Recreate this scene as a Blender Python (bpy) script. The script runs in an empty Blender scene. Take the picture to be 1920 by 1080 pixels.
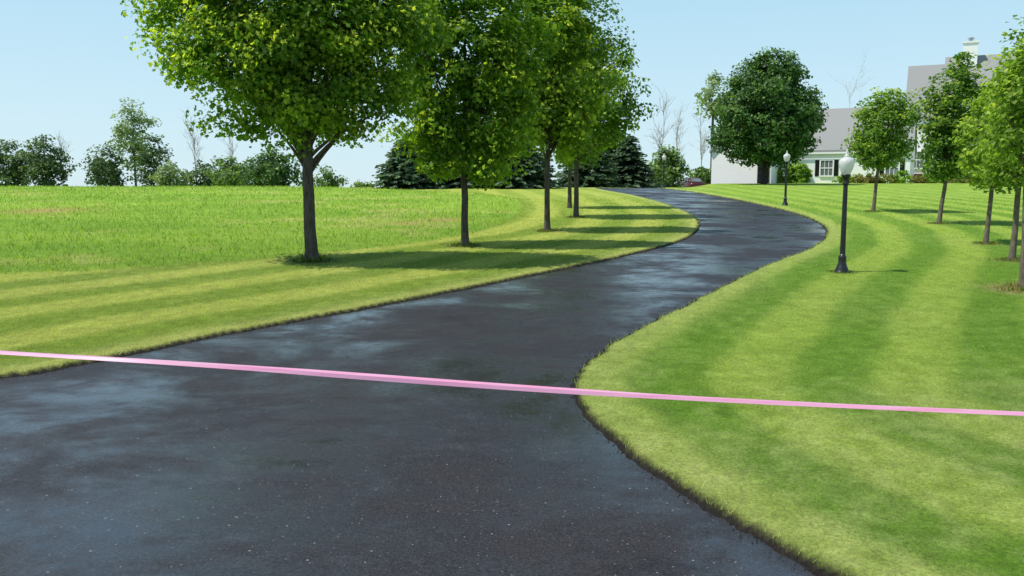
import bpy, bmesh, math, random
import numpy as np
from math import radians, sin, cos, pi
C = bpy.context.scene.collection
F=1600.0; TH=radians(6.70); H=2.2

# ------------------------------------------------------------------ terrain
def S(a,b,x):
    t=np.clip((np.asarray(x,float)-a)/(b-a),0,1); return t*t*(3-2*t)
_Y=np.linspace(-60,2500,25601)
_s=np.where(_Y<0,0,0.042)*(1-S(42,62,_Y))-0.02*S(56,70,_Y)+0.02*S(100,130,_Y)-0.002*S(140,200,_Y)
_Z=np.concatenate([[0],np.cumsum((_s[1:]+_s[:-1])*0.5*(_Y[1]-_Y[0]))]); _Z-=np.interp(0,_Y,_Z)
def ground(X,Y):
    X=np.asarray(X,float); Y=np.asarray(Y,float)
    b=np.interp(Y,_Y,_Z)
    m=S(.20,.24,X/np.maximum(Y,1))*S(44,68,Y)*(1-S(110,150,Y))
    return b*(1-m)+2.52*m
def gz(x,y): return float(ground(x,y))
def ray(px,py):
    u=(px-960)/F; v=(540-py)/F
    return u, cos(TH)+v*sin(TH), -sin(TH)+v*cos(TH)
_T=np.linspace(1.0,64,12000)
def at(px,py):
    dx,dy,dz=ray(px,py)
    k=_T/dy
    z=H+dz*k; g=ground(dx*k,_T)
    i=np.argmax(z<=g) if (z<=g).any() else len(_T)-1
    return float(dx*k[i]), float(_T[i]), float(g[i])
def P(px,py,Y):
    dx,dy,dz=ray(px,py); k=Y/dy
    return dx*k, Y, H+dz*k
def mpp(Y): return Y/F*0.993

def vnoise(x,y,sc,seed):
    r=np.random.RandomState(seed).rand(257,257)
    x=np.asarray(x)*sc+100.3; y=np.asarray(y)*sc+100.7
    xi=np.floor(x).astype(int); yi=np.floor(y).astype(int); fx=x-xi; fy=y-yi
    fx=fx*fx*(3-2*fx); fy=fy*fy*(3-2*fy)
    a=r[xi%256,yi%256]; b=r[(xi+1)%256,yi%256]; c=r[xi%256,(yi+1)%256]; d=r[(xi+1)%256,(yi+1)%256]
    return (a*(1-fx)+b*fx)*(1-fy)+(c*(1-fx)+d*fx)*fy
def fbm(x,y,sc,seed): return vnoise(x,y,sc,seed)*.55+vnoise(x,y,sc*2.1,seed+1)*.3+vnoise(x,y,sc*4.3,seed+2)*.15

def catmull(pts,n=6):
    p=np.array(pts,float); q=np.vstack([2*p[0]-p[1],p,2*p[-1]-p[-2]]); out=[]
    for i in range(1,len(q)-2):
        for k in range(n):
            t=k/n
            out.append(.5*((2*q[i])+(-q[i-1]+q[i+1])*t+(2*q[i-1]-5*q[i]+4*q[i+1]-q[i+2])*t*t+(-q[i-1]+3*q[i]-3*q[i+1]+q[i+2])*t**3))
    out.append(p[-1]); return np.array(out)
def sdist(poly,X,Y):
    A=poly; B=np.roll(poly,-1,0); out=np.empty(len(X))
    E=B-A; L=(E**2).sum(1)+1e-12
    for s in range(0,len(X),20000):
        x=X[s:s+20000,None]; y=Y[s:s+20000,None]
        wx=x-A[:,0]; wy=y-A[:,1]
        t=np.clip((wx*E[:,0]+wy*E[:,1])/L,0,1)
        d=np.sqrt(((wx-t*E[:,0])**2+(wy-t*E[:,1])**2).min(1))
        c=((A[:,1]<=y)!=(B[:,1]<=y))&(x<A[:,0]+(y-A[:,1])*E[:,0]/np.where(E[:,1]==0,1e-9,E[:,1]))
        d[c.sum(1)%2==1]*=-1
        out[s:s+20000]=d
    return out

Lpx=[(0,712),(180,680),(400,634),(600,597),(800,558),(1000,518),(1200,475),(1285,450),(1313,427),(1303,406),(1255,385),(1195,368),(1135,357)]
Rpx=[(1530,1080),(1400,1003),(1280,930),(1165,845),(1090,775),(1069,735),(1082,700),(1130,655),(1220,605),(1320,555),(1430,500),(1520,465),(1547,440),(1535,420),(1480,398),(1380,375),(1295,360)]
Lw=[(-60,1.5),(-24,3.2),(-12,5.3),(-7.3,7.2)]+[at(*p)[:2] for p in Lpx]+[(5.6,57),(7.5,62),(13,67),(19,68.5)]
Rw=[(60,-2),(20,-1.2),(8,.2),(3.6,2.1),(2.2,3.5)]+[at(*p)[:2] for p in Rpx]+[(9.6,56),(11.3,59.5),(15,62),(20,63)]
Lc=catmull(Lw); Rc=catmull(Rw)
road=np.vstack([Lc,Rc[::-1],[(60,-50),(-60,-50)]])
Fpx=[(0,520),(300,505),(560,484),(700,470),(800,457),(900,437),(960,412),(980,392),(965,375),(900,366)]
Fw=[(-60,12.5),(-22,13.5),(-14,14.2)]+[at(*p)[:2] for p in Fpx]
field=np.vstack([catmull(Fw),[(-14,57),(-60,75),(-400,300),(-400,12)]])

bases_mulch=[]   # uncut / dry rings around trunks
def lawn_color(X,Y,d,f):
    n1=fbm(X,Y,.35,3); n2=fbm(X,Y,1.3,9); n3=fbm(X,Y,6,21)
    so=np.argsort(Rc[:,1])
    right=S(-.1,.3,X-np.interp(Y,Rc[so,1],Rc[so,0])+.1)
    per=np.where(right>.5,1.5,1.75)
    st=np.tanh(2.4*np.sin(2*pi*(d+.30*(n1-.5))/per+np.where(right>.5,.9,2.0)))*.51+.5
    st=.5+(st-.5)*(1-.5*S(24,45,Y))
    def mix(a,b,t):
        a=np.asarray(a); b=np.asarray(b); return a*(1-t[:,None])+b*t[:,None]
    cr=mix([.145,.275,.026],[.312,.425,.062],np.clip(st*.86+.42*(n2-.40),0,1))
    cl=mix([.200,.288,.032],[.405,.450,.082],np.clip(st*.86+.42*(n2-.42),0,1))
    col=cl*(1-right[:,None])+cr*right[:,None]
    dry=np.array([.47,.46,.19]); near=1-S(5,12,Y)
    col=mix(col,dry,np.clip((n1*.7+n3*.5-.54)*1.6,0,1)*(.2+.5*near))
    col=mix(col,dry,(1-S(.0,.9,d))*.32)
    fc=mix([.190,.325,.036],[.290,.420,.055],np.clip(1.6*(fbm(X,Y*2,.22,31)-.2),0,1))
    fc=mix(fc,[.43,.42,.13],np.clip((fbm(X,Y,.5,41)-.60)*3,0,.5))
    for (mx,my,mr) in [at(830,418)[:2]+(.7,),at(765,424)[:2]+(.45,),at(90,400)[:2]+(1.3,)]:
        q=np.exp(-(((X-mx)/mr)**2+((Y-my)/(mr*1.2))**2))*(.4+1.1*n3)
        fc=mix(fc,[.44,.31,.13],np.clip(q*.8,0,1))
    fm=1-S(-.08,.08,f+.14*(n3-.5))
    col=mix(col,fc,fm)
    for (mx,my,mr,cc) in bases_mulch:
        q=np.clip(1.6*np.exp(-(((X-mx)**2+(Y-my)**2)/(mr*mr)))*(0.4+1.0*n3),0,1)
        col=mix(col,cc,q)
    col*= (.80+.40*n3)[:,None]
    return col

# ------------------------------------------------------------------ materials
def nt(name):
    m=bpy.data.materials.new(name); m.use_nodes=True; t=m.node_tree; t.nodes.clear(); return m,t
def N(t,typ,**k):
    n=t.nodes.new(typ)
    for a,b in k.items():
        if a.startswith('_'): n.inputs[a[1:].replace('_',' ')].default_value=b
        else: setattr(n,a,b)
    return n
def ramp(t,stops):
    r=N(t,'ShaderNodeValToRGB'); e=r.color_ramp.elements
    while len(e)<len(stops): e.new(.5)
    for x,(p,c) in zip(e,stops): x.position=p; x.color=(*c,1) if len(c)==3 else c
    return r
def leafmat(name,trans=.35,lo=.7,hi=1.25,rough=.5,spec=.25):
    m,t=nt(name); L=t.links.new
    a=N(t,'ShaderNodeAttribute',attribute_name='col'); g=N(t,'ShaderNodeNewGeometry')
    mr=N(t,'ShaderNodeMapRange'); mr.inputs['To Min'].default_value=lo; mr.inputs['To Max'].default_value=hi
    L(g.outputs['Random Per Island'],mr.inputs['Value'])
    v=N(t,'ShaderNodeVectorMath',operation='SCALE'); L(a.outputs['Color'],v.inputs[0]); L(mr.outputs[0],v.inputs['Scale'])
    p=N(t,'ShaderNodeBsdfPrincipled',_Roughness=rough); p.inputs['Specular IOR Level'].default_value=spec
    L(v.outputs[0],p.inputs['Base Color'])
    tr=N(t,'ShaderNodeBsdfTranslucent'); w=N(t,'ShaderNodeVectorMath',operation='MULTIPLY'); L(v.outputs[0],w.inputs[0]); w.inputs[1].default_value=(1.5,1.55,.7)
    L(w.outputs[0],tr.inputs['Color'])
    mx=N(t,'ShaderNodeMixShader',_Fac=trans); L(p.outputs[0],mx.inputs[1]); L(tr.outputs[0],mx.inputs[2])
    o=N(t,'ShaderNodeOutputMaterial'); L(mx.outputs[0],o.inputs[0]); return m
def noisemat(name,c1,c2,scale=8,rough=.7,bump=.0,metal=0,spec=.5,stretch=(1,1,1),trans=0):
    m,t=nt(name); L=t.links.new
    tc=N(t,'ShaderNodeTexCoord'); mp=N(t,'ShaderNodeMapping'); mp.inputs['Scale'].default_value=stretch
    L(tc.outputs['Object'],mp.inputs[0])
    n=N(t,'ShaderNodeTexNoise',_Scale=scale,_Detail=5.0); L(mp.outputs[0],n.inputs['Vector'])
    r=ramp(t,[(.3,c1),(.7,c2)]); L(n.outputs['Fac'],r.inputs[0])
    p=N(t,'ShaderNodeBsdfPrincipled',_Roughness=rough,_Metallic=metal); p.inputs['Specular IOR Level'].default_value=spec
    L(r.outputs[0],p.inputs['Base Color'])
    if bump:
        b=N(t,'ShaderNodeBump',_Strength=bump,_Distance=.05); L(n.outputs['Fac'],b.inputs['Height']); L(b.outputs[0],p.inputs['Normal'])
    o=N(t,'ShaderNodeOutputMaterial'); sh=p
    if trans:
        tr=N(t,'ShaderNodeBsdfTranslucent'); L(r.outputs[0],tr.inputs[0]); sh=N(t,'ShaderNodeMixShader',_Fac=trans); L(p.outputs[0],sh.inputs[1]); L(tr.outputs[0],sh.inputs[2])
    L(sh.outputs[0],o.inputs[0]); return m
def groundmat():
    m,t=nt('turf'); L=t.links.new
    a=N(t,'ShaderNodeAttribute',attribute_name='col'); tc=N(t,'ShaderNodeTexCoord')
    n=N(t,'ShaderNodeTexNoise',_Scale=38.0,_Detail=6.0,_Roughness=.75); L(tc.outputs['Object'],n.inputs['Vector'])
    n2=N(t,'ShaderNodeTexNoise',_Scale=7.0,_Detail=6.0,_Roughness=.75); L(tc.outputs['Object'],n2.inputs['Vector'])
    mr=N(t,'ShaderNodeMapRange'); mr.inputs['From Min'].default_value=.3; mr.inputs['From Max'].default_value=.7; mr.inputs['To Min'].default_value=.5; mr.inputs['To Max'].default_value=1.4
    L(n.outputs['Fac'],mr.inputs['Value'])
    m2=N(t,'ShaderNodeMapRange'); m2.inputs['From Min'].default_value=.3; m2.inputs['From Max'].default_value=.7; m2.inputs['To Min'].default_value=.78; m2.inputs['To Max'].default_value=1.22
    L(n2.outputs['Fac'],m2.inputs['Value'])
    mm=N(t,'ShaderNodeMath',operation='MULTIPLY'); L(mr.outputs[0],mm.inputs[0]); L(m2.outputs[0],mm.inputs[1])
    v=N(t,'ShaderNodeVectorMath',operation='SCALE'); L(a.outputs['Color'],v.inputs[0]); L(mm.outputs[0],v.inputs['Scale'])
    p=N(t,'ShaderNodeBsdfPrincipled',_Roughness=.95); p.inputs['Specular IOR Level'].default_value=.1
    b=N(t,'ShaderNodeBump',_Strength=.6,_Distance=.03); L(n.outputs['Fac'],b.inputs['Height']); L(b.outputs[0],p.inputs['Normal'])
    L(v.outputs[0],p.inputs['Base Color']); o=N(t,'ShaderNodeOutputMaterial'); L(p.outputs[0],o.inputs[0]); return m
def asphalt():
    m,t=nt('sealed_asphalt'); L=t.links.new
    tc=N(t,'ShaderNodeTexCoord'); mp=N(t,'ShaderNodeMapping'); mp.inputs['Scale'].default_value=(.62,.80,1); mp.inputs['Rotation'].default_value=(0,0,.35); L(tc.outputs['Object'],mp.inputs[0])
    big=N(t,'ShaderNodeTexNoise',_Scale=.85,_Detail=8.0,_Roughness=.66,_Distortion=.25); L(mp.outputs[0],big.inputs['Vector'])
    mid=N(t,'ShaderNodeTexNoise',_Scale=1.3,_Detail=10.0,_Roughness=.72,_Distortion=.15); L(mp.outputs[0],mid.inputs['Vector'])
    fine=N(t,'ShaderNodeTexNoise',_Scale=62.0,_Detail=5.0,_Roughness=.85); L(tc.outputs['Object'],fine.inputs['Vector'])
    c=ramp(t,[(.30,(.019,.0175,.0195)),(.42,(.031,.0275,.029)),(.54,(.027,.0260,.0295)),(.64,(.039,.038,.043)),(.76,(.064,.063,.070))]); L(mid.outputs['Fac'],c.inputs[0])
    fr=ramp(t,[(.30,(.25,.25,.25)),(.5,(.95,.95,.95)),(.62,(1.7,1.7,1.7)),(.74,(3.6,3.6,3.6))]); L(fine.outputs['Fac'],fr.inputs[0])
    mu=N(t,'ShaderNodeVectorMath',operation='MULTIPLY'); L(c.outputs[0],mu.inputs[0]); L(fr.outputs[0],mu.inputs[1])
    prev=mu.outputs[0]
    # pale grit lying on the sealer: only a few cells carry one
    for sc_,th,szm,cc in((9.0,.82,.068,.20),(22.0,.86,.12,.16)):
        vo=N(t,'ShaderNodeTexVoronoi',voronoi_dimensions='2D',_Scale=sc_); L(tc.outputs['Object'],vo.inputs['Vector'])
        sp=N(t,'ShaderNodeSeparateColor'); L(vo.outputs['Color'],sp.inputs[0])
        g1=N(t,'ShaderNodeMath',operation='GREATER_THAN'); L(sp.outputs[0],g1.inputs[0]); g1.inputs[1].default_value=th
        sz=N(t,'ShaderNodeMath',operation='MULTIPLY'); L(sp.outputs[1],sz.inputs[0]); sz.inputs[1].default_value=szm
        g2=N(t,'ShaderNodeMath',operation='LESS_THAN'); L(vo.outputs['Distance'],g2.inputs[0]); L(sz.outputs[0],g2.inputs[1])
        g=N(t,'ShaderNodeMath',operation='MULTIPLY'); L(g1.outputs[0],g.inputs[0]); L(g2.outputs[0],g.inputs[1])
        mx=N(t,'ShaderNodeMix',data_type='RGBA'); L(g.outputs[0],mx.inputs[0]); L(prev,mx.inputs[6]); mx.inputs[7].default_value=(cc,cc*.97,cc*.9,1); prev=mx.outputs[2]
    p=N(t,'ShaderNodeBsdfPrincipled'); L(prev,p.inputs['Base Color'])
    rr=ramp(t,[(.39,(.17,)*3),(.47,(.32,)*3),(.54,(.54,)*3),(.66,(.72,)*3)]); L(big.outputs['Fac'],rr.inputs[0]); L(rr.outputs[0],p.inputs['Roughness'])
    sl=ramp(t,[(.39,(.95,)*3),(.48,(.50,)*3),(.57,(.20,)*3)]); L(big.outputs['Fac'],sl.inputs[0]); L(sl.outputs[0],p.inputs['Specular IOR Level'])
    p.inputs['Specular Tint'].default_value=(.82,.90,1.0,1)
    bs=ramp(t,[(.40,(.10,)*3),(.57,(.55,)*3)]); L(big.outputs['Fac'],bs.inputs[0])
    b=N(t,'ShaderNodeBump',_Distance=.006); L(bs.outputs[0],b.inputs['Strength']); L(fine.outputs['Fac'],b.inputs['Height'])
    b2=N(t,'ShaderNodeBump',_Strength=.12,_Distance=.03); L(mid.outputs['Fac'],b2.inputs['Height']); L(b.outputs[0],b2.inputs['Normal']); L(b2.outputs[0],p.inputs['Normal'])
    o=N(t,'ShaderNodeOutputMaterial'); L(p.outputs[0],o.inputs[0]); return m
def stripemat(name,c1,c2,freq,axis='Z',rough=.6,noise=.3):
    m,t=nt(name); L=t.links.new
    tc=N(t,'ShaderNodeTexCoord'); w=N(t,'ShaderNodeTexWave',wave_type='BANDS',bands_direction=axis,wave_profile='SAW',_Scale=freq,_Distortion=.0)
    L(tc.outputs['Object'],w.inputs['Vector'])
    n=N(t,'ShaderNodeTexNoise',_Scale=3.0,_Detail=5.0); L(tc.outputs['Object'],n.inputs['Vector'])
    ad=N(t,'ShaderNodeMath',operation='MULTIPLY_ADD'); L(n.outputs['Fac'],ad.inputs[0]); ad.inputs[1].default_value=noise; L(w.outputs['Fac'],ad.inputs[2])
    r=ramp(t,[(.0,c1),(.25,c2)]); L(ad.outputs[0],r.inputs[0])
    p=N(t,'ShaderNodeBsdfPrincipled',_Roughness=rough); L(r.outputs[0],p.inputs['Base Color'])
    o=N(t,'ShaderNodeOutputMaterial'); L(p.outputs[0],o.inputs[0]); return m
def brickmat():
    m,t=nt('red_brick'); L=t.links.new
    tc=N(t,'ShaderNodeTexCoord'); mp=N(t,'ShaderNodeMapping'); mp.inputs['Rotation'].default_value=(pi/2,0,0); L(tc.outputs['Object'],mp.inputs[0])
    b=N(t,'ShaderNodeTexBrick',_Scale=4.0); b.inputs['Color1'].default_value=(.25,.07,.045,1); b.inputs['Color2'].default_value=(.18,.05,.035,1); b.inputs['Mortar'].default_value=(.35,.32,.3,1)
    L(mp.outputs[0],b.inputs['Vector'])
    p=N(t,'ShaderNodeBsdfPrincipled',_Roughness=.9); L(b.outputs[0],p.inputs['Base Color']); o=N(t,'ShaderNodeOutputMaterial'); L(p.outputs[0],o.inputs[0]); return m
M_leaf=leafmat('maple_leaves',.52,.7,1.25); M_far=leafmat('far_leaves',.38,.75,1.2); M_need=leafmat('spruce_needles',.25,.6,1.3,.6)
M_blade=leafmat('grass_blades',.42,.62,1.42,.6,.15)
M_bark=noisemat('grey_brown_bark',(.036,.029,.022),(.115,.096,.077),22,.9,.8,stretch=(1,1,.25)); M_bark2=noisemat('pale_bark',(.075,.058,.042),(.18,.145,.11),22,.9,.6,stretch=(1,1,.25))
M_barkd=noisemat('dark_bark',(.018,.014,.011),(.05,.041,.033),22,.9,.6,stretch=(1,1,.25))
M_dead=noisemat('weathered_twigs',(.26,.24,.22),(.38,.355,.33),10,.9)
M_turf=groundmat(); M_asph=asphalt()
M_iron=noisemat('black_painted_iron',(.008,.009,.009),(.018,.02,.02),15,.38); M_globe=noisemat('white_acrylic',(.80,.80,.78),(.87,.87,.86),4,.2,trans=.45)
M_white=stripemat('white_siding',(.86,.835,.81),(.95,.925,.90),1.6,'Z',.6,.2); M_trim=noisemat('white_trim',(.90,.88,.86),(.94,.92,.90),4,.5)
M_shing=stripemat('grey_shingles',(.17,.168,.162),(.265,.262,.255),1.3,'Z',.95,.5); M_brick=brickmat()
M_black=noisemat('black_shutter_paint',(.006,.006,.007),(.012,.012,.013),12,.6,spec=.3); M_glass=noisemat('window_glass',(.10,.115,.13),(.20,.22,.24),1.5,.15,spec=.5)
M_galv=noisemat('galvanised_cap',(.35,.36,.37),(.5,.5,.52),8,.4,metal=.8)
M_tape=noisemat('pink_plastic_ribbon',(.92,.33,.55),(.97,.52,.70),9,.34,spec=.55,trans=.3,stretch=(.35,3,9))
M_car=noisemat('maroon_paint',(.055,.011,.013),(.075,.014,.016),3,.25); M_rub=noisemat('rubber',(.012,.012,.012),(.02,.02,.02),20,.8)
M_red=noisemat('red_lens',(.4,.01,.01),(.5,.02,.02),10,.2); M_soil=noisemat('dark_crumbs',(.018,.016,.014),(.05,.042,.034),30,.9,.4)

# ------------------------------------------------------------------ builders
def tag(o,label=None,cat=None,group=None,kind=None):
    if label: o['label']=label
    if cat: o['category']=cat
    if group: o['group']=group
    if kind: o['kind']=kind
    return o
def empty(name,loc,label,cat,group=None,rz=0):
    o=bpy.data.objects.new(name,None); C.objects.link(o); o.location=loc; o.rotation_euler=(0,0,rz); o.empty_display_size=.2
    return tag(o,label,cat,group)
def faces_obj(name,V,Cc,mat,parent=None):
    n,k,_=V.shape; me=bpy.data.meshes.new(name)
    me.vertices.add(n*k); me.vertices.foreach_set('co',np.ascontiguousarray(V,dtype=np.float32).ravel())
    me.loops.add(n*k); me.loops.foreach_set('vertex_index',np.arange(n*k,dtype=np.int32))
    me.polygons.add(n); me.polygons.foreach_set('loop_start',np.arange(0,n*k,k,dtype=np.int32))
    me.update(calc_edges=True)
    a=me.attributes.new('col','FLOAT_COLOR','POINT'); q=np.ones((n,k,4),np.float32); q[:,:,:3]=Cc if Cc.ndim==3 else Cc[:,None]
    a.data.foreach_set('color',q.ravel()); me.materials.append(mat)
    o=bpy.data.objects.new(name,me); C.objects.link(o); o.parent=parent; return o
class MB:
    def __init__(s): s.v=[]; s.f=[]
    def box(s,x0,x1,y0,y1,z0,z1):
        b=len(s.v); s.v+=[(x,y,z) for z in(z0,z1) for (x,y) in((x0,y0),(x1,y0),(x1,y1),(x0,y1))]
        s.f+=[tuple(b+i for i in q) for q in((3,2,1,0),(4,5,6,7),(0,1,5,4),(1,2,6,5),(2,3,7,6),(3,0,4,7))]; return s
    def prism(s,poly,axis,a,b):
        n=len(poly); k=len(s.v)
        for w in(a,b):
            for (p,z) in poly: s.v.append((w,p,z) if axis=='x' else (p,w,z))
        s.f.append(tuple(k+i for i in range(n))); s.f.append(tuple(k+n+i for i in reversed(range(n))))
        for i in range(n): j=(i+1)%n; s.f.append((k+i,k+n+i,k+n+j,k+j))
        return s
    def lathe(s,prof,n=20,c=(0,0,0)):
        k=len(s.v)
        for (r,z) in prof:
            for i in range(n): a=2*pi*i/n; s.v.append((c[0]+r*cos(a),c[1]+r*sin(a),c[2]+z))
        for j in range(len(prof)-1):
            for i in range(n): i2=(i+1)%n; s.f.append((k+j*n+i,k+j*n+i2,k+(j+1)*n+i2,k+(j+1)*n+i))
        s.f.append(tuple(k+i for i in reversed(range(n)))); m=k+(len(prof)-1)*n; s.f.append(tuple(m+i for i in range(n))); return s
    def tube(s,pts,rad,n=7):
        pts=[np.array(p,float) for p in pts]; k=len(s.v)
        for i,p in enumerate(pts):
            d=pts[min(i+1,len(pts)-1)]-pts[max(i-1,0)]; d/=np.linalg.norm(d)+1e-9
            u=np.cross(d,(0,1,0) if abs(d[1])<.9 else (1,0,0)); u/=np.linalg.norm(u); w=np.cross(d,u)
            for j in range(n):
                a=2*pi*j/n; q=p+rad[i]*(u*cos(a)+w*sin(a)); s.v.append(tuple(q))
        for i in range(len(pts)-1):
            for j in range(n): j2=(j+1)%n; s.f.append((k+i*n+j,k+i*n+j2,k+(i+1)*n+j2,k+(i+1)*n+j))
        s.f.append(tuple(k+j for j in reversed(range(n)))); m=k+(len(pts)-1)*n; s.f.append(tuple(m+j for j in range(n))); return s
    def build(s,name,mat,parent=None,smooth=False,off=(0,0,0),rot=None):
        v=s.v
        if rot:
            cx,cy,a=rot; v=[(cx+(x-cx)*cos(a)-(y-cy)*sin(a),cy+(x-cx)*sin(a)+(y-cy)*cos(a),z) for x,y,z in v]
        me=bpy.data.meshes.new(name); me.from_pydata([(x-off[0],y-off[1],z-off[2]) for x,y,z in v],[],s.f)
        bm=bmesh.new(); bm.from_mesh(me); bmesh.ops.recalc_face_normals(bm,faces=bm.faces); bm.to_mesh(me); bm.free()
        if smooth: me.polygons.foreach_set('use_smooth',[True]*len(me.polygons))
        me.materials.append(mat); o=bpy.data.objects.new(name,me); C.objects.link(o); o.parent=parent; return o

def unit(v): return v/(np.linalg.norm(v,axis=-1,keepdims=True)+1e-9)
def leaves(cen,nrm,size,rng,wide=.8,lobed=False):
    n=len(cen); t=unit(np.cross(nrm,rng.normal(size=(n,3)))); b=np.cross(nrm,t)
    s=size[:,None]; fold=nrm*s*.12
    if lobed:
        out=[]
        for (x,y,z) in ((0,-.5,0),(.42,-.28,.08),(.60,.12,.14),(.20,.16,.04),(0,.68,-.06),(-.20,.16,.04),(-.60,.12,.14),(-.42,-.28,.08)):
            out.append(cen+b*s*x+t*s*y+nrm*s*z)
        return np.stack(out,1)
    return np.stack([cen-t*s*.5, cen+b*s*.5*wide+fold, cen+t*s*.5, cen-b*s*.5*wide+fold],1)
def crown_mesh(prof,ncl,nlf,lsize,cr,cols,rng,lean=(0,0),shell=.45,flat=.65,tipp=.38,lobes=.13,squash=1.0,lobed=False,hollow=None):
    hs=np.array([p[0] for p in prof]); rs=np.array([p[1] for p in prof])
    hh=np.linspace(hs[0],hs[-1],400); rr=np.interp(hh,hs,rs); w=rr**1.5+.02; cdf=np.cumsum(w)/w.sum()
    h=np.interp(rng.rand(ncl),cdf,hh); R=np.interp(h,hs,rs); ph=rng.rand(ncl)*2*pi
    a=rng.rand(6)*6.28
    mod=1+lobes*np.sin(3*ph+a[0]+1.3*h)+lobes*.8*np.sin(5*ph+a[1]-1.9*h)+lobes*.6*np.sin(2*ph+a[2]+2.7*h)
    rho=rng.rand(ncl)**shell*R*mod*rng.uniform(.86,1.07,ncl)
    if hollow is not None:
        keep=~((h<hollow[0])&(rho<hollow[1])); h,ph,rho=h[keep],ph[keep],rho[keep]; ncl=len(h)
    cl=np.stack([rho*np.cos(ph)+lean[0]*h,squash*rho*np.sin(ph)+lean[1]*h,h],1)
    ct=rng.rand(ncl); csz=rng.uniform(.7,1.35,ncl)
    k=np.repeat(np.arange(ncl),nlf); n=len(k)
    g=rng.normal(size=(n,3)); gl=np.linalg.norm(g,axis=1,keepdims=True); g*=np.minimum(1,1.9/gl)
    off=g*np.array([1,1,flat])*(cr*csz[k])[:,None]*.66
    c=cl[k]+off
    mid=np.array([lean[0]*h.mean(),lean[1]*h.mean(),hs.mean()])
    outw=unit(cl[k]-mid)
    nr=unit(.6*np.array([0,0,1])+.65*outw+.55*rng.normal(size=(n,3)))
    sz=lsize*rng.uniform(.6,1.3,n)
    V=leaves(c,nr,sz,rng,lobed=lobed)
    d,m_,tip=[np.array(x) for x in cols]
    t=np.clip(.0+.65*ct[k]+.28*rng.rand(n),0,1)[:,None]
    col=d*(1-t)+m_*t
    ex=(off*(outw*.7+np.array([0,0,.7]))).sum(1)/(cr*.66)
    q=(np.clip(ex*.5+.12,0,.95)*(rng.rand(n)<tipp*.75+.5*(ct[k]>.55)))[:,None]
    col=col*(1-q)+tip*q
    return V,col,cl
def tree(name,label,base,tr,fork,prof,ncl,nlf,lsize,cr,cols,seed,lean=(0,0),nlimb=9,group=None,mat=None,leaf=None,cat='tree',limb=(.35,.6),**kw):
    rng=np.random.RandomState(seed); root=empty(name,base,label,cat,group)
    mat=mat or M_bark; V,col,cl=crown_mesh(prof,ncl,nlf,lsize,cr,cols,rng,lean,**kw)
    top=prof[-1][0]
    L=lambda h:np.array([lean[0]*h,lean[1]*h,h])
    tk=MB(); zs=[-.12,0,.08,.25,fork*.4,fork*.75,fork]; rad=[tr*1.9,tr*1.65,tr*1.35,tr*1.12,tr,tr*.95,tr*.9]
    pts=[L(z)+np.array([rng.normal()*tr*.12,rng.normal()*tr*.12,0])*(z>.3) for z in zs]
    pts.append(L(fork+(top-fork)*.35)+rng.normal(size=3)*tr); rad.append(tr*.5)
    pts.append(L(fork+(top-fork)*.72)); rad.append(tr*.15)
    tk.tube(pts,rad,10); trunk=tk.build('trunk',mat,root,True)
    if nlimb:
        br=MB(); order=rng.permutation(len(cl))
        lo=[i for i in order if cl[i][2]<prof[0][0]+(top-prof[0][0])*.62][:nlimb]
        for i in lo:
            e=cl[i]; h0=fork*rng.uniform(.86,1.05)+max(0,(e[2]-fork))*.22; s0=L(h0)
            mid=s0+(e-s0)*.5+np.array([0,0,.10*np.linalg.norm(e-s0)*rng.uniform(-.2,1)])-.12*(e-s0)*np.array([1,1,0])
            q=[(1-t)**2*s0+2*t*(1-t)*mid+t*t*e for t in np.linspace(0,1,7)]
            r0=tr*rng.uniform(*limb); br.tube(q,[r0*(1-.85*t) for t in np.linspace(0,1,7)],6)
            for s in range(3):
                near=np.argsort(((cl-e)**2).sum(1))[1:9]; j=near[rng.randint(len(near))]
                st=q[rng.randint(3,6)]; en=cl[j]; br.tube([st,(st+en)/2+rng.normal(size=3)*.06,en],[r0*.3,r0*.2,r0*.08],5)
        br.build('limbs',mat,root,True)
    faces_obj('crown',V,col,leaf or M_leaf,root)
    return root
def shrub(name,label,base,h,rx,cols,seed,n=40,nlf=40,ls=.16,cr=.25,group=None,leaf=None,cat='shrub',lobes=.13):
    rng=np.random.RandomState(seed); root=empty(name,base,label,cat,group)
    prof=[(.02*h,.8*rx),(.3*h,rx),(.6*h,.92*rx),(.85*h,.6*rx),(h*.97,.15*rx)]
    V,col,cl=crown_mesh(prof,n,nlf,ls,cr,cols,rng,shell=.35,lobes=lobes)
    st=MB()
    for i in range(5): e=cl[rng.randint(len(cl))]; st.tube([(0,0,-.05),e*np.array([.4,.4,.5]),e],[.03,.02,.008],5)
    st.build('stems',M_bark,root); faces_obj('foliage',V,col,leaf or M_far,root); return root
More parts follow.
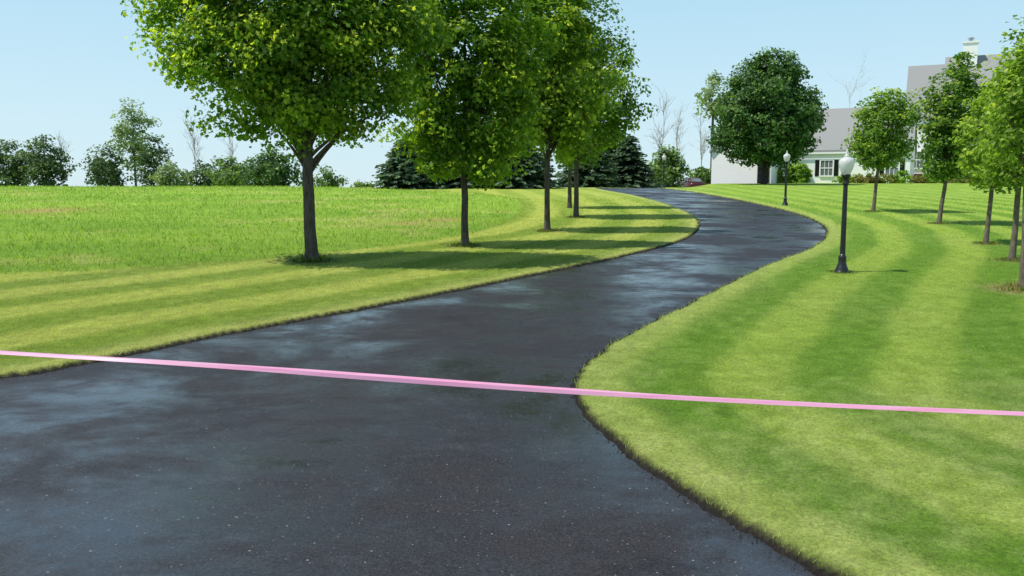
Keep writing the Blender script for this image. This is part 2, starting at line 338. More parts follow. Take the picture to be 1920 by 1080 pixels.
def spruce(label,base,h,r,seed,cols=((.036,.076,.044),(.078,.140,.078),(.170,.255,.145)),group=None,dens=1.0):
    rng=np.random.RandomState(seed); root=empty('spruce_tree',base,label,'tree',group)
    MB().tube([(0,0,-.1),(0,0,h*.5),(0,0,h*.97)],[.14,.09,.015],8).build('trunk',M_bark,root,True)
    cen=[];dr=[];sz=[];cc=[]
    z=.12
    while z<h*.97:
        ln=r*(1-z/h)**.58*rng.uniform(.85,1.1)+.06; nb=int((8+10*(1-z/h))*dens)
        for b in range(nb):
            a=rng.rand()*2*pi; l=ln*rng.uniform(.7,1.12); d=np.array([cos(a),sin(a),0]); m=max(6,int(l/.06))
            t=rng.rand(m)**.7
            p=np.outer(t*l,d); p[:,2]=z+rng.normal()*.08-.30*l*t*t+.12*l*t**4
            side=np.array([-sin(a),cos(a),0]); s=(rng.rand(m)-.5)*2*(.10+.20*l*(1-t)*(t>.1))
            p+=side*s[:,None]; p[:,2]-=np.abs(s)*.35
            cen.append(p); q=unit(d*.8+side*np.sign(s)[:,None]*.7+np.array([0,0,-.25])+rng.normal(size=(m,3))*.25); dr.append(q)
            sz.append(np.full(m,.27)*rng.uniform(.7,1.3,m)); 
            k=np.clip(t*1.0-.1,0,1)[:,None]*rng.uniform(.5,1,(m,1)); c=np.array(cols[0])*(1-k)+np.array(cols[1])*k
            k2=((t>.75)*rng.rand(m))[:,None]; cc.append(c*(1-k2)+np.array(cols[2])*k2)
        z+=h*.03*rng.uniform(.7,1.3)
    cen=np.vstack(cen); dr=np.vstack(dr); sz=np.concatenate(sz)[:,None]; cc=np.vstack(cc)
    b=unit(np.cross(dr,rng.normal(size=dr.shape)*.5+np.array([0,0,1.0])))
    V=np.stack([cen-dr*sz*.5,cen+b*sz*.30,cen+dr*sz*.6,cen-b*sz*.30],1)
    faces_obj('crown',V,cc,M_need,root); return root
def bare(label,base,h,seed,group=None,spread=.5,r0=.12):
    rng=np.random.RandomState(seed); root=empty('bare_tree',base,label,'tree',group); tk=MB(); br=MB()
    pts=[np.array([0,0,-.2])]; 
    for i in range(1,7): pts.append(np.array([rng.normal()*.03*h*.3,rng.normal()*.1,h*i/6*.95]))
    tk.tube(pts,[r0*(1-.14*i) for i in range(7)],6); tk.build('trunk',M_dead,root,True)
    def grow(p,d,l,r,lv):
        q=[p]; 
        for i in range(3):
            d=unit(d+rng.normal(size=3)*.14+np.array([0,0,.12])); q.append(q[-1]+d*l/3)
        br.tube(q,[r,r*.8,r*.6,r*.4],4)
        if lv>0:
            for i in range(rng.randint(2,5)):
                grow(q[rng.randint(1,4)],unit(d+rng.normal(size=3)*.55),l*rng.uniform(.5,.75),r*.6,lv-1)
    for i in range(14):
        k=rng.uniform(1.6,5.4); i0=int(k); p=pts[i0]+(pts[min(i0+1,6)]-pts[i0])*(k-i0); a=rng.rand()*2*pi
        grow(p,unit(np.array([cos(a)*spread,sin(a)*spread,.75])),h*rng.uniform(.12,.22),r0*.4,2)
    br.build('branches',M_dead,root); return root

# ------------------------------------------------------------------ trees beside the drive
G_cols=((.070,.155,.018),(.26,.44,.038),(.66,.70,.08))
b=at(585,492)
bases_mulch.append((b[0],b[1],.42,(.05,.075,.02)))
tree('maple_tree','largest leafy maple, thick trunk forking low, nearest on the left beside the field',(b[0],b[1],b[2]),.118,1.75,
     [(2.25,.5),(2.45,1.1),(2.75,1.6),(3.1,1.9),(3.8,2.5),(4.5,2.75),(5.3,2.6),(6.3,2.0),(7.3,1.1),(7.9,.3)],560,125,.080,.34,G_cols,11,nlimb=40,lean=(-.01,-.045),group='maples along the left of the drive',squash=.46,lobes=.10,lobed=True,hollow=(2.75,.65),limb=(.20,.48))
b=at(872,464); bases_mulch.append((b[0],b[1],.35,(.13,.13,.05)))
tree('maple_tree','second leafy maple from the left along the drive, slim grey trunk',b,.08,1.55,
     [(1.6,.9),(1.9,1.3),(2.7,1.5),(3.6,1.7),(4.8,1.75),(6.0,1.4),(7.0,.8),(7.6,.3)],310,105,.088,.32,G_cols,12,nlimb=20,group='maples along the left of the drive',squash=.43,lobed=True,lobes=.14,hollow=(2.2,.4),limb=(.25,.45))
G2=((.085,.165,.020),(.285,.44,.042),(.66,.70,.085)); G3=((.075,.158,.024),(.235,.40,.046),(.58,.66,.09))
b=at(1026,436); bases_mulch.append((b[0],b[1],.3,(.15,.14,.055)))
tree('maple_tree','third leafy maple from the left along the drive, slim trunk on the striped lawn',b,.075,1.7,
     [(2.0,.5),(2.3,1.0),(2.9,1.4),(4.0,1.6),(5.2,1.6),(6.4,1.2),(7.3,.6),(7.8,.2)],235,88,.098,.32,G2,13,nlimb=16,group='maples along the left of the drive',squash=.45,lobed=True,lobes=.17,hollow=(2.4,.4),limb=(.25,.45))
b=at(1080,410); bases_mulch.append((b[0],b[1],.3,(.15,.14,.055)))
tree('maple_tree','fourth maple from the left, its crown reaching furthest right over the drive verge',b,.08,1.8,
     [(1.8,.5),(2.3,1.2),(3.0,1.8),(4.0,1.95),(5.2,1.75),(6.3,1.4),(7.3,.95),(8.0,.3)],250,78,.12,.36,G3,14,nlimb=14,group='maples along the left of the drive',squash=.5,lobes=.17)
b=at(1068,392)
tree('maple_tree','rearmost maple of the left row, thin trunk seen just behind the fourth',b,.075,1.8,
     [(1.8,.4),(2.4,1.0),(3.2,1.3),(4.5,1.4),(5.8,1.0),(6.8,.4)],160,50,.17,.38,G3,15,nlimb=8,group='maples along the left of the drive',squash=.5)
RC=((.080,.165,.026),(.20,.345,.048),(.40,.50,.07)); RY=((.115,.21,.032),(.285,.43,.058),(.50,.61,.09)); RD2=((.060,.14,.024),(.155,.29,.040),(.36,.46,.065))
def rt(px,py,top,bot,rx,lab,seed,cols,lean,tr,ncl,ls,cr):
    b=at(px,py); k=mpp(b[1]); h=(py-top)*k; lo=(py-bot)*k; r=rx*k
    bases_mulch.append((b[0],b[1],.28,(.22,.21,.08)))
    prof=[(lo,r*.4),(lo+(h-lo)*.10,r*.85),(lo+(h-lo)*.35,r),(lo+(h-lo)*.65,r*.88),(lo+(h-lo)*.87,r*.55),(h,.1)]
    return tree('young_maple_tree',lab,b,tr,lo*1.02,prof,ncl,50,ls,cr,cols,seed,lean=(lean,0),nlimb=8,group='young maples on the right lawn',mat=M_bark2,lobes=.15)
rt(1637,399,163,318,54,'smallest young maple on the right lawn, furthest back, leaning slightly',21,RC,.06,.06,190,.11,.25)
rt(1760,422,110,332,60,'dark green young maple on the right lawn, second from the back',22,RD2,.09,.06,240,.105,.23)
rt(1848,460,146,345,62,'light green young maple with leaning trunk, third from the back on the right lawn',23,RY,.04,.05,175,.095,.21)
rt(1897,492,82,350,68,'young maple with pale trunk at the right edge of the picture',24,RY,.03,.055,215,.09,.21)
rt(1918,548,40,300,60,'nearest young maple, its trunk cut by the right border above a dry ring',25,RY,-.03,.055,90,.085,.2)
bases_mulch[-1]=bases_mulch[-1][:2]+(.45,(.36,.27,.13))
# big round tree in front of the garage
b=P(1432,346,58)
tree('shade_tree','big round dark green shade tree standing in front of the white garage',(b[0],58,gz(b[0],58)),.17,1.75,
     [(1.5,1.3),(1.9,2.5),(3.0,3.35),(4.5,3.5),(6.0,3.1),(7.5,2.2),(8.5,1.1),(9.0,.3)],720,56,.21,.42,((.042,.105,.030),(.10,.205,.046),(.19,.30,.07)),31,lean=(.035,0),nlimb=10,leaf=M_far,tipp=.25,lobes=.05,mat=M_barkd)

# spruces
sg='spruces behind the left maples'
for px,Y,top,r,lab in [(770,52,248,2.6,'dark spruce at the left end of the evergreen group, beside the hay field'),
                       (822,57,232,2.9,'dark spruce between the end spruce and the trunk of the second maple'),
                       (880,55,205,3.2,'dark spruce showing behind the trunk of the second maple'),
                       (925,58,215,3.0,'dark spruce midway between the second and third maple trunks'),
                       (970,53,225,2.9,'dark spruce filling the gap left of the third maple trunk'),
                       (1100,72,235,3.2,'green spruce just right of the fourth maple trunk'),
                       (1142,79,228,3.4,'green spruce in the middle of the right hand evergreen group'),
                       (1178,76,250,3.2,'green spruce at the right end of the evergreen group, near the drive crest')]:
    x=P(px,350,Y)[0]; z=gz(x,Y); h=P(px,top,Y)[2]-z
    spruce(lab,(x,Y,z),h,r,int(px),group=sg,dens=1.5)

# background trees
BD=((.05,.098,.044),(.105,.17,.066),(.175,.25,.095)); BM=((.08,.145,.04),(.17,.28,.07),(.29,.40,.09)); BP=((.16,.23,.11),(.27,.36,.16),(.37,.46,.22)); BB=((.075,.135,.042),(.15,.25,.065),(.24,.35,.09))
def bgt(px,Y,top,bot,rx,lab,cols,seed,ncl,dens=40,ls=.36,cr=.68,name='broadleaf_tree',lean=0,**kw):
    x=P(px,350,Y)[0]; z=gz(x,Y); k=mpp(Y); h=P(px,top,Y)[2]-z; lo=max(.3,P(px,bot,Y)[2]-z); r=rx*k
    prof=[(lo,r*.7),(lo+(h-lo)*.2,r*1.0),(lo+(h-lo)*.5,r),(lo+(h-lo)*.8,r*.6),(h,r*.1)]
    return tree(name,lab,(x,Y,z),.16,max(lo,.8),prof,ncl,dens,ls,cr,cols,seed,lean=(lean,0),nlimb=5,group='trees beyond the crest',leaf=M_far,lobes=.27,**kw)
bgt(16,112,246,352,42,'dark broad tree at the far left border beyond the field',BD,51,90)
bgt(86,110,254,352,46,'dark broad tree second from the left border beyond the field',BD,52,95)
bgt(184,116,256,345,13,'narrow sparse tree standing left of the pale tall tree',BD,53,24,30)
bgt(208,113,276,352,32,'dark bushy tree at the left foot of the pale tall tree',BD,54,52)
bgt(255,120,178,310,38,'tall pale airy tree rising above the others beyond the field',BP,55,95,38,.34,.7,shell=.6)
bgt(288,111,250,352,30,'dark ragged tree at the right foot of the pale tall tree',BD,56,52)
bgt(322,106,304,352,28,'low light green tree right of the pale tall tree',BP,57,38)
bgt(385,112,300,356,34,'low dark green tree at the foot of the tall bare tree',BD,65,48)
bgt(432,108,293,356,48,'mid green bushy tree left of the largest maple trunk',BM,58,80)
bgt(512,100,280,358,50,'dense dark green tree directly left of the largest maple trunk',((.04,.10,.03),(.09,.18,.04),(.16,.26,.06)),59,130)
bgt(612,112,314,358,24,'small green tree just right of the largest maple trunk',BM,60,30)
bgt(682,108,345,358,22,'low shrubby green tree on the crest left of the spruces',BM,61,18)
bgt(1333,100,136,215,28,'tall feathery pale tree behind the left side of the round shade tree',BP,62,46,34,.32,.6,shell=.6)
bgt(1252,84,278,350,30,'small green tree beside the distant lamp post at the end of the drive',BB,63,70)
bgt(1318,94,302,345,16,'small bushy tree between the maroon car and the garage',BB,64,26)
for px,Y,top,lab,rr in [(368,122,220,'tall bare grey tree standing alone beyond the field',.10),(440,118,256,'bare thin tree left of the largest maple crown',.08),
                     (118,120,250,'bare twiggy tree beside the two dark trees at far left',.08),(1240,92,183,'leftmost bare tree beyond the end of the drive',.08),
                     (1268,96,200,'middle bare tree beyond the end of the drive',.07),(1312,98,192,'bare tree nearest the round shade tree',.07),(1588,110,145,'bare twiggy tree behind the garage roof',.05)]:
    x=P(px,350,Y)[0]; z=gz(x,Y); bare(lab,(x,Y,z),P(px,top,Y)[2]-z,px,group='bare trees in the distance',r0=rr,spread=.42)

# ------------------------------------------------------------------ house
gy=2.52; hr=(26.0,72.0,gy); house=empty('house',hr,'white house with grey roofs, chimney and attached garage on the rise at right','house')
ROT=None
def hb(m,name,mat,par=house): return m.build(name,mat,par,off=hr,rot=ROT)
def X(px,Y): return P(px,350,Y)[0]
def gable_x(x0,x1,y0,y1,ze,zr,name='roof',oh=.15,th=.18):     # ridge along x
    ym=(y0+y1)/2; s=(zr-ze)/(ym-y0); y0-=oh; y1+=oh; ze2=ze-s*oh
    return hb(MB().prism([(y0,ze2),(ym,zr),(y1,ze2),(y1,ze2+th),(ym,zr+th*1.3),(y0,ze2+th)],'x',x0-oh,x1+oh),name,M_shing)
def window(x0,x1,z0,z1,y,shut=True):
    w=hb(MB().box(x0,x1,y-.03,y-.003,z0,z1),'window',M_glass)
    f=MB(); t=.10
    f.box(x0-t,x1+t,y-.08,y-.032,z1,z1+t).box(x0-t,x1+t,y-.10,y-.032,z0-t,z0).box(x0-t,x0,y-.08,y-.032,z0,z1).box(x1,x1+t,y-.08,y-.032,z0,z1)
    f.box(x0,x1,y-.06,y-.032,(z0+z1)/2-.035,(z0+z1)/2+.035)
    for i in (1,2):
        xx=x0+(x1-x0)*i/3; f.box(xx-.02,xx+.02,y-.052,y-.032,z0,(z0+z1)/2-.036).box(xx-.02,xx+.02,y-.052,y-.032,(z0+z1)/2+.036,z1)
    hb(f,'window_frame',M_trim,w)
    if shut:
        for sx0,sx1 in((x0-t-.34,x0-t-.01),(x1+t+.01,x1+t+.34)):
            m=MB().box(sx0,sx1,y-.035,y-.003,z0-.05,z1+.05)
            nsl=12
            for i in range(nsl):
                za=z0+(z1-z0)*i/nsl; m.box(sx0+.05,sx1-.05,y-.05,y-.036,za+.01,za+(z1-z0)/nsl*.6)
            hb(m,'shutter',M_black,w)
# low wing, turned towards the drive
RW=radians(-27); ROT=(X(1548,70),70.0,RW)
xw0,xw1=X(1450,70)-.6,X(1690,70)
zE=P(0,283,70)[2]; zR=P(0,209,74.0)[2]
hb(MB().prism([(70,gy-.3),(78.6,gy-.3),(78.6,zE),(74.3,zR-.06),(70,zE)],'x',xw0,xw1),'wall',M_white)
gable_x(xw0,xw1,70,78.6,zE,zR)
hb(MB().box(xw0,xw1,69.76,69.82,zE-.24,zE-.10),'gutter',M_trim)
window(X(1538,70),X(1559,70),P(0,329,70)[2],P(0,301,70)[2],70)
window(X(1650,70),X(1671,70),P(0,329,70)[2],P(0,301,70)[2],70)
# garage: gable facing the drive
xg0=X(1333,66); xg1=xg0+4.55; ROT=(xg0,66.0,radians(-32)); zg=P(0,284,66)[2]; xm=(xg0+xg1)/2; zgr=zg+2.3
hb(MB().prism([(xg0,gy-.5),(xg1,gy-.5),(xg1,zg),(xm,zgr-.05),(xg0,zg)],'y',66,74),'garage_wall',M_white)
s=(zgr-zg)/(xm-xg0)
hb(MB().prism([(xg0-.12,zg-s*.12),(xm,zgr),(xg1+.12,zg-s*.12),(xg1+.12,zg-s*.12+.18),(xm,zgr+.22),(xg0-.12,zg-s*.12+.18)],'y',65.8,74.2),'garage_roof',M_shing)
gd=hb(MB().box(xg0+3.55,xg0+4.4,65.93,65.99,gy,gy+2.1),'shade_door',M_black)  # added black door shape, stands in for dark shade on the garage front
for i in range(4): hb(MB().box(xg0+3.62,xg0+4.33,65.90,65.928,gy+.08+i*.5,gy+.5+i*.5),'shade_door_panel',M_black,gd)
# main block
xm0=X(1692,76); ROT=(xm0,76.0,radians(-26)); zE2=P(0,222,76)[2]; zR2=P(0,129,80.1)[2]; xh0=xm0+2.9
hb(MB().prism([(76,gy-.3),(85,gy-.3),(85,zE2),(80.5,zR2-.06),(76,zE2)],'x',xm0,xh0-.02),'wall',M_white)
gable_x(xm0,xh0-.2,76,85,zE2,zR2)
zR3=P(0,110,78.5)[2]
hb(MB().prism([(75.6,gy-.3),(86.4,gy-.3),(86.4,zE2+.1),(81,zR3-.06),(75.6,zE2+.1)],'x',xh0,xm0+20),'wall',M_white)
gable_x(xh0+.1,xm0+20,75.6,86.4,zE2+.1,zR3)
hb(MB().box(xh0+.02,xm0+19.5,75.42,75.597,gy-.3,gy+.9),'brick_base',M_brick)
hb(MB().box(xm0,xh0-.05,75.82,75.997,gy-.3,gy+.9),'brick_base',M_brick)
cx0=xm0+4.25; cx1=cx0+1.12; ct=P(0,80,77.5)[2]
ch=hb(MB().box(cx0,cx1,80.0,81.0,zE2+2,ct),'chimney',M_trim)
hb(MB().box(cx0-.08,cx1+.08,79.92,81.08,ct,ct+.14),'chimney_crown',M_trim,ch)
hb(MB().lathe([(.17,0),(.17,.26),(.29,.27),(.29,.31),(.10,.40),(.02,.42)],12,((cx0+cx1)/2,80.5,ct+.14)),'chimney_cap',M_galv,ch)
window(xm0+.75,xm0+1.55,gy+1.4,gy+2.8,76)
for t0 in (3.9,6.3,8.5):
    window(xm0+t0,xm0+t0+.9,gy+1.3,gy+2.8,75.6); window(xm0+t0,xm0+t0+.9,gy+3.9,gy+5.2,75.6)
ROT=None

# shrubs at the house
YG=((.14,.26,.028),(.28,.46,.045),(.40,.56,.06))
x=X(1472,65.2); shrub('round_shrub','clipped round green shrub beside the garage, the lower of the two',(x,65.2,gz(x,65.2)),1.5,.85,YG,71,110,50,.10,.14,lobes=.03)
x=X(1496,64.8); shrub('round_shrub','clipped round green shrub, the taller one nearer the shuttered window',(x,64.8,gz(x,64.8)),1.85,.95,YG,72,130,50,.10,.14,lobes=.03)
OL=((.12,.15,.035),(.24,.28,.055),(.38,.38,.07)); RD=((.12,.12,.035),(.25,.22,.055),(.36,.30,.07))
bed=[(1582,65,.75,.7,YG,'green bed shrub behind the nearest lamp globe'),(1606,64,.65,.7,OL,'olive bed shrub just right of the lamp globe'),(1628,63,.7,.7,RD,'tan green bed shrub behind the smallest young maple trunk'),
     (1662,63,.8,.8,OL,'olive bed shrub right of the smallest young maple trunk'),(1690,63,.9,.8,YG,'green bed shrub midway between two young maple trunks'),(1722,64,.65,.7,RD,'low tan green bed shrub under the small house window'),
     (1752,64,.75,.8,YG,'green bed shrub left of the second young maple trunk'),(1800,64,.75,.9,OL,'olive bed shrub right of the second young maple trunk'),(1835,64,.85,.8,YG,'green bed shrub left of the third young maple trunk')]
for i,(px,Y,h,r,c,l) in enumerate(bed):
    x=X(px,Y); shrub('bed_shrub',l,(x,Y,gz(x,Y)),h,r,c,80+i,30,40,.13,.18,group='shrubs in the bed along the house')

# ------------------------------------------------------------------ lamp posts
def lamp(loc,label):
    root=empty('lamp_post',loc,label,'lamp post','lamp posts along the right of the drive')
    MB().lathe([(.135,-.05),(.135,.03),(.128,.05),(.118,.06),(.112,.10),(.092,.14),(.072,.20),(.066,.27),(.07,.29),(.07,.32),(.052,.34),(.048,.37)],24).build('base',M_iron,root,True)
    p=MB(); n=24
    for z,r in((.36,.047),(1.0,.043),(1.62,.038)):
        for i in range(n): a=2*pi*i/n; rr=r*(1 if i%2 else .88); p.v.append((rr*cos(a),rr*sin(a),z))
    for j in range(2):
        for i in range(n): i2=(i+1)%n; p.f.append((j*n+i,j*n+i2,(j+1)*n+i2,(j+1)*n+i))
    p.build('post',M_iron,root)
    MB().lathe([(.04,1.60),(.055,1.615),(.055,1.64),(.040,1.66),(.046,1.70),(.066,1.74),(.074,1.77),(.074,1.79),(.05,1.795)],24).build('fitter',M_iron,root,True)
    g=MB().lathe([(.068,1.792),(.080,1.815),(.104,1.87),(.124,1.93),(.134,1.98),(.132,2.02),(.118,2.05),(.092,2.075),(.062,2.09),(.046,2.10)],28).build('globe',M_globe,root,True)
    MB().lathe([(.046,2.101),(.048,2.115),(.030,2.14),(.018,2.16),(.024,2.18),(.016,2.205),(.003,2.235)],16).build('finial',M_globe,g,True)
    return root
def copy_tree(o,parent=None):
    c=o.copy(); C.objects.link(c); c.parent=parent
    for chd in list(o.children): copy_tree(chd,c)
    return c
b=at(1578,514); L1=lamp(b,'nearest black lamp post with white acorn globe, on the right lawn')
bases_mulch.append((b[0],b[1],.18,(.08,.10,.03)))
b=at(1472,387); c=copy_tree(L1); c.location=b; c['label']='middle black lamp post beside the outer bend of the drive'
x=X(1244,55); c=copy_tree(L1); c.location=(x,55,gz(x,55)); c['label']='farthest tiny lamp post at the crest where the drive ends'

# ------------------------------------------------------------------ car
def car():
    Y=88; x=X(1294,Y); z=gz(x,Y); root=empty('parked_car',(x,Y,z),'small maroon car parked beyond the crest of the drive','car',rz=radians(12))
    def loft(secs,name,mat,par):
        m=MB(); n=len(secs[0])
        for s in secs: m.v+=s
        for j in range(len(secs)-1):
            for i in range(n): i2=(i+1)%n; m.f.append((j*n+i,j*n+i2,(j+1)*n+i2,(j+1)*n+i))
        m.f.append(tuple(range(n))); m.f.append(tuple((len(secs)-1)*n+i for i in range(n))); return m.build(name,mat,par,True)
    def sec(y,w,z0,z1): return [(-w*.92,y,z0),(w*.92,y,z0),(w,y,z0+.25*(z1-z0)),(w,y,z0+.7*(z1-z0)),(w*.86,y,z1),(-w*.86,y,z1),(-w,y,z0+.7*(z1-z0)),(-w,y,z0+.25*(z1-z0))]
    body=loft([sec(-2.2,.72,.35,.8),sec(-2.05,.86,.25,.95),sec(-1.2,.88,.22,1.0),sec(0,.89,.22,1.0),sec(1.1,.88,.22,.98),sec(2.0,.84,.25,.85),sec(2.2,.7,.35,.7)],'body',M_car,root)
    cab=loft([sec(-1.6,.70,.95,1.02),sec(-1.1,.66,.95,1.42),sec(.2,.66,.95,1.46),sec(1.1,.68,.95,1.02)],'cabin',M_car,body)
    m=MB(); m.v=[(-.55,-1.61,1.06),(.55,-1.61,1.06),(.5,-1.20,1.40),(-.5,-1.20,1.40)]; m.f=[(0,1,2,3)]; m.build('rear_window',M_glass,root)
    for sx in(-1,1):
        m=MB(); m.v=[(sx*.712,-1.0,1.03),(sx*.712,.7,1.03),(sx*.63,.15,1.38),(sx*.63,-.95,1.36)]; m.f=[(0,1,2,3)]; m.build('side_window',M_glass,root)
        MB().box(min(sx*.5,sx*.8),max(sx*.5,sx*.8),-2.17,-2.09,.68,.84).build('tail_light',M_red,root)
        for y in(-1.3,1.35):
            w=MB(); w.tube([(sx*.68,y,.31),(sx*.885,y,.31)],[.31,.31],20); wh=w.build('wheel',M_rub,root)
            r=MB(); r.tube([(sx*.886,y,.31),(sx*.90,y,.31)],[.19,.18],14); r.build('rim',M_galv,wh)
car()

# ------------------------------------------------------------------ pink tape
def tape():
    n=220; Yt=2.6
    px=np.linspace(-900,2900,n)
    cy=np.interp(px,[-900,0,250,500,750,1000,1250,1500,1920,2900],[600,661,675.5,692,711,729,744.5,757.5,776,808])
    cy=np.convolve(np.pad(cy,6,mode='edge'),np.ones(13)/13,'valid')
    me=MB(); m=7; ww=.0250
    for i in range(n):
        x,y,z=P(px[i],cy[i],Yt)
        a=np.interp(px[i],[-900,0,300,600,800,1200,1600,1920,2900],[70,58,40,24,20,32,48,58,70])+4*sin(px[i]/170)+2.5*sin(px[i]/61)
        yy,zz=[0.],[0.]
        for j in range(1,m):           # creased lengthwise: the upper part leans back
            q=(j-.5)/(m-1); aj=radians(min(88,a+(0 if q<.5 else 46))); yy.append(yy[-1]+ww/(m-1)*sin(aj)); zz.append(zz[-1]+ww/(m-1)*cos(aj))
        for j in range(m): me.v.append((x,y+yy[j]-yy[-1]/2,z+zz[j]-zz[-1]/2))
    for i in range(n-1):
        for j in range(m-1): me.f.append((i*m+j,(i+1)*m+j,(i+1)*m+j+1,i*m+j+1))
    o=me.build('barrier_tape',M_tape,None,False); tag(o,'pink plastic tape stretched across the whole drive entrance','tape')
tape()

# ------------------------------------------------------------------ ground, driveway, grass
Ya=np.concatenate([np.linspace(-40,.4,16),-2+3*np.exp(np.arange(0,3.2,.0078)),-2+np.exp(np.linspace(math.log(76),math.log(2000),60))]); Ya=np.sort(Ya)
ua=np.concatenate([-np.geomspace(8,.78,40),np.linspace(-.76,.76,640),np.geomspace(.78,8,40)])
YY=np.repeat(Ya[:,None],len(ua),1); XX=ua[None]*(np.maximum(YY,1)+4)
nx,ny=len(ua),len(Ya)
xf=XX.ravel(); yf=YY.ravel(); zb=ground(xf,yf)
dr=sdist(road,xf,yf); df=sdist(field,xf,yf)
dn=dr+.07*(fbm(xf,yf,3.5,77)-.5)*2*np.clip(1-yf/40,.2,1)+.03*(vnoise(xf,yf,18,5)-.5)
def grid(name,z,keep,mat,col=None):
    V=np.stack([xf,yf,z],1); idx=np.arange(nx*ny).reshape(ny,nx)
    q=np.stack([idx[:-1,:-1],idx[:-1,1:],idx[1:,1:],idx[1:,:-1]],-1).reshape(-1,4)
    q=q[keep[q].any(1)]
    used=np.unique(q); mp=np.full(nx*ny,-1); mp[used]=np.arange(len(used)); q=mp[q]; V=V[used]
    me=bpy.data.meshes.new(name); me.vertices.add(len(V)); me.vertices.foreach_set('co',V.astype(np.float32).ravel())
    me.loops.add(q.size); me.loops.foreach_set('vertex_index',q.astype(np.int32).ravel()); me.polygons.add(len(q)); me.polygons.foreach_set('loop_start',np.arange(0,q.size,4,dtype=np.int32))
    me.polygons.foreach_set('use_smooth',np.ones(len(q),bool)); me.update(calc_edges=True)
    if col is not None:
        a=me.attributes.new('col','FLOAT_COLOR','POINT'); c4=np.ones((len(V),4),np.float32); c4[:,:3]=col[used]; a.data.foreach_set('color',c4.ravel())
    me.materials.append(mat); o=bpy.data.objects.new(name,me); C.objects.link(o); o['kind']='structure'; return o
col=lawn_color(xf,yf,dr,df)*(.66+.34*S(6,40,yf))[:,None]  # nearer turf coloured darker, for soil and shade between the blades
soil=(1-S(.05,.13,dn))[:,None]; col=col*(1-soil)+np.array([.020,.017,.014])*soil
off=np.clip(dn*.35,-.12,.0)+.04*S(0,.10,dn)+.05*(1-S(-.4,.4,df))*(.5+fbm(xf,yf,.8,66))
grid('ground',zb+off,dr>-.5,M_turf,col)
grid('driveway',zb+.002,dr<.35,M_asph)

def blades(name,n,ymin,ymax,test,hgt,wid,seed,label,cat,zoff,pw=.9):
    rng=np.random.RandomState(seed)
    a=1-pw; u=rng.rand(n)
    Y=(ymin**a+u*(ymax**a-ymin**a))**(1/a) if abs(a)>1e-6 else ymin*(ymax/ymin)**u
    Xb=rng.uniform(-.72,.72,n)*(Y+1.5)
    d=sdist(road,Xb,Y); f=sdist(field,Xb,Y)
    d2=d+.07*(fbm(Xb,Y,3.5,77)-.5)*2*np.clip(1-Y/40,.2,1)
    k=test(d2,f); Xb,Y,d,f=Xb[k],Y[k],d[k],f[k]; n=len(Xb)
    z=ground(Xb,Y)+zoff(d,f,Xb,Y)
    c=lawn_color(Xb,Y,d,f)
    h=hgt(Y)*rng.uniform(.55,1.35,n)*(1+.4*(d<.15)); w=wid(Y)*rng.uniform(.6,1.3,n)
    a=rng.rand(n)*2*pi; ln=rng.uniform(.15,1.1,n)*h; b=rng.rand(n)*2*pi
    p=np.stack([Xb,Y,z],1); s=np.stack([np.cos(a),np.sin(a),np.zeros(n)],1)*w[:,None]*.5
    tip=p+np.stack([np.cos(b)*ln,np.sin(b)*ln,h],1)
    V=np.stack([p-s,p+s,tip],1)
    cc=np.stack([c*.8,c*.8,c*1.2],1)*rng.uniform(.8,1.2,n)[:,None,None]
    dry=rng.rand(n)<.06+.10*(1-S(5,11,Y)); cc[dry]=cc[dry]*.4+np.array([.46,.43,.20])*.6
    o=faces_obj(name,V,cc,M_blade); tag(o,label,cat,kind='stuff'); return o
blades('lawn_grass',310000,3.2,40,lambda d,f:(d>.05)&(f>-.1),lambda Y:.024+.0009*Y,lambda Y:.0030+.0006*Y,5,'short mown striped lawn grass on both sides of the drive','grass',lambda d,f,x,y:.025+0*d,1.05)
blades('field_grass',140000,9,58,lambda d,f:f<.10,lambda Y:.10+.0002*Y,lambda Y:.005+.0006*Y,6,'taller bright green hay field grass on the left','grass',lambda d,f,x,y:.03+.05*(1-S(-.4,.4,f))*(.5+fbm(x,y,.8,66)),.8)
rng=np.random.RandomState(8)
def edge_crumbs():
    Vs=[]
    for cur,s in((Lc,1),(Rc,-1)):
        for i in range(len(cur)-1):
            A,B=cur[i],cur[i+1]
            if not(2.5<A[1]<14): continue
            L=np.linalg.norm(B-A); nn=int(L*(70 if s<0 else 40))
            nrm=np.array([-(B-A)[1],(B-A)[0]])/L*s
            t=rng.rand(nn); e=A+np.outer(t,B-A)+np.outer(rng.normal(size=nn)*.035,nrm); r=rng.uniform(.003,.009,nn)
            z=ground(e[:,0],e[:,1])+.004
            for k in range(nn):
                c=np.array([e[k,0],e[k,1],z[k]]); o=[c+r[k]*unit(rng.normal(size=3)+np.array(q)*1.5) for q in((1,0,0),(0,1,0),(-1,0,0),(0,-1,0))]; tp=c+np.array([0,0,r[k]*1.2])
                for j in range(4): Vs.append([o[j],o[(j+1)%4],tp])
    V=np.array(Vs); o=faces_obj('soil_crumbs',V,np.full((len(V),3),.03),M_soil); tag(o,'dark crumbs of soil and sealer along the drive edges','soil',kind='stuff')
edge_crumbs()
Vs=[];Cs=[]
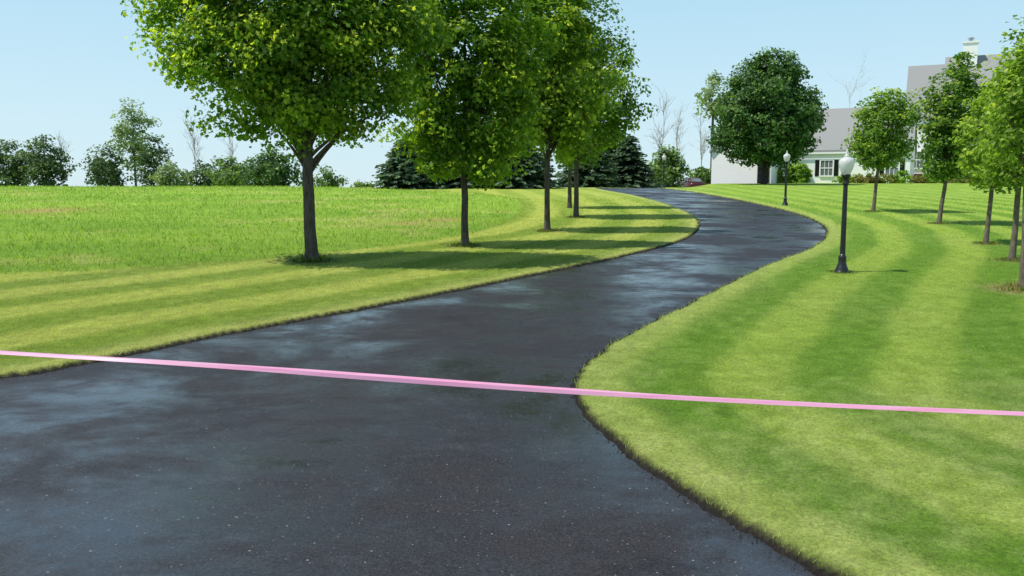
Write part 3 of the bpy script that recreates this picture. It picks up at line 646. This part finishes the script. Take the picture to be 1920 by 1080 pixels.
for (mx,my,mr,cc) in bases_mulch:
    n=400; a=rng.rand(n)*2*pi; r=np.abs(rng.normal(size=n))*mr*.42+.08; x=mx+r*np.cos(a); y=my+r*np.sin(a); z=ground(x,y)+.02
    h=rng.uniform(.05,.15,n)*min(1,mr/.45); w=rng.uniform(.006,.014,n)*(1+my/25); b=rng.rand(n)*2*pi; aa=rng.rand(n)*2*pi
    p=np.stack([x,y,z],1); s=np.stack([np.cos(aa),np.sin(aa),0*aa],1)*w[:,None]
    Vs.append(np.stack([p-s,p+s,p+np.stack([np.cos(b)*h*.5,np.sin(b)*h*.5,h],1)],1)); Cs.append(np.where((rng.rand(n)<.5)[:,None],np.array(cc)[None],np.array([.16,.24,.03])[None]))
tag(faces_obj('grass_tufts',np.concatenate(Vs),np.concatenate(Cs),M_blade),'uncut grass tufts around the trunk bases','grass',kind='stuff')

# ------------------------------------------------------------------ camera, sun, sky
cam=bpy.data.cameras.new('camera'); co=bpy.data.objects.new('camera',cam); C.objects.link(co); cam.sensor_width=36; cam.lens=36*F/1920; cam.clip_start=.05; cam.clip_end=5000
co.location=(0,0,H); co.rotation_euler=(pi/2-TH,0,0); bpy.context.scene.camera=co
sv=np.array([-.50,-.06,.865]); sv/=np.linalg.norm(sv); el=math.asin(sv[2]); az=math.atan2(sv[0],sv[1])
sl=bpy.data.lights.new('sun','SUN'); sl.energy=5.0; sl.angle=radians(.53); sl.color=(1,.965,.90); so=bpy.data.objects.new('sun',sl); C.objects.link(so)
from mathutils import Vector
so.rotation_euler=Vector(sv).to_track_quat('Z','Y').to_euler(); so.location=(0,0,50)
w=bpy.data.worlds.new('World'); bpy.context.scene.world=w; w.use_nodes=True; t=w.node_tree; t.nodes.clear(); L=t.links.new
sky=t.nodes.new('ShaderNodeTexSky'); sky.sky_type='NISHITA'; sky.sun_disc=False; sky.sun_elevation=el; sky.sun_rotation=az%(2*pi); sky.air_density=1.0; sky.dust_density=.4; sky.ozone_density=2.0
# summer haze: pale low down, deeper blue towards the zenith, mixed over the physical sky
tc=N(t,'ShaderNodeTexCoord'); sx=N(t,'ShaderNodeSeparateXYZ'); L(tc.outputs['Generated'],sx.inputs[0])
hz=ramp(t,[(.0,(5.6,7.2,7.9)),(.10,(5.0,6.95,7.95)),(.22,(3.95,6.35,7.8)),(.5,(2.3,4.0,5.8)),(1.0,(1.5,2.6,4.1))]); L(sx.outputs['Z'],hz.inputs[0])
mxw=N(t,'ShaderNodeMix',data_type='RGBA'); mxw.inputs[0].default_value=.88; L(sky.outputs[0],mxw.inputs[6]); L(hz.outputs[0],mxw.inputs[7])
bg=t.nodes.new('ShaderNodeBackground'); bg.inputs[1].default_value=.122; o=t.nodes.new('ShaderNodeOutputWorld'); L(mxw.outputs[2],bg.inputs[0]); L(bg.outputs[0],o.inputs[0])
sc=bpy.context.scene; sc.view_settings.view_transform='Standard'; sc.view_settings.look='None'; sc.view_settings.exposure=0
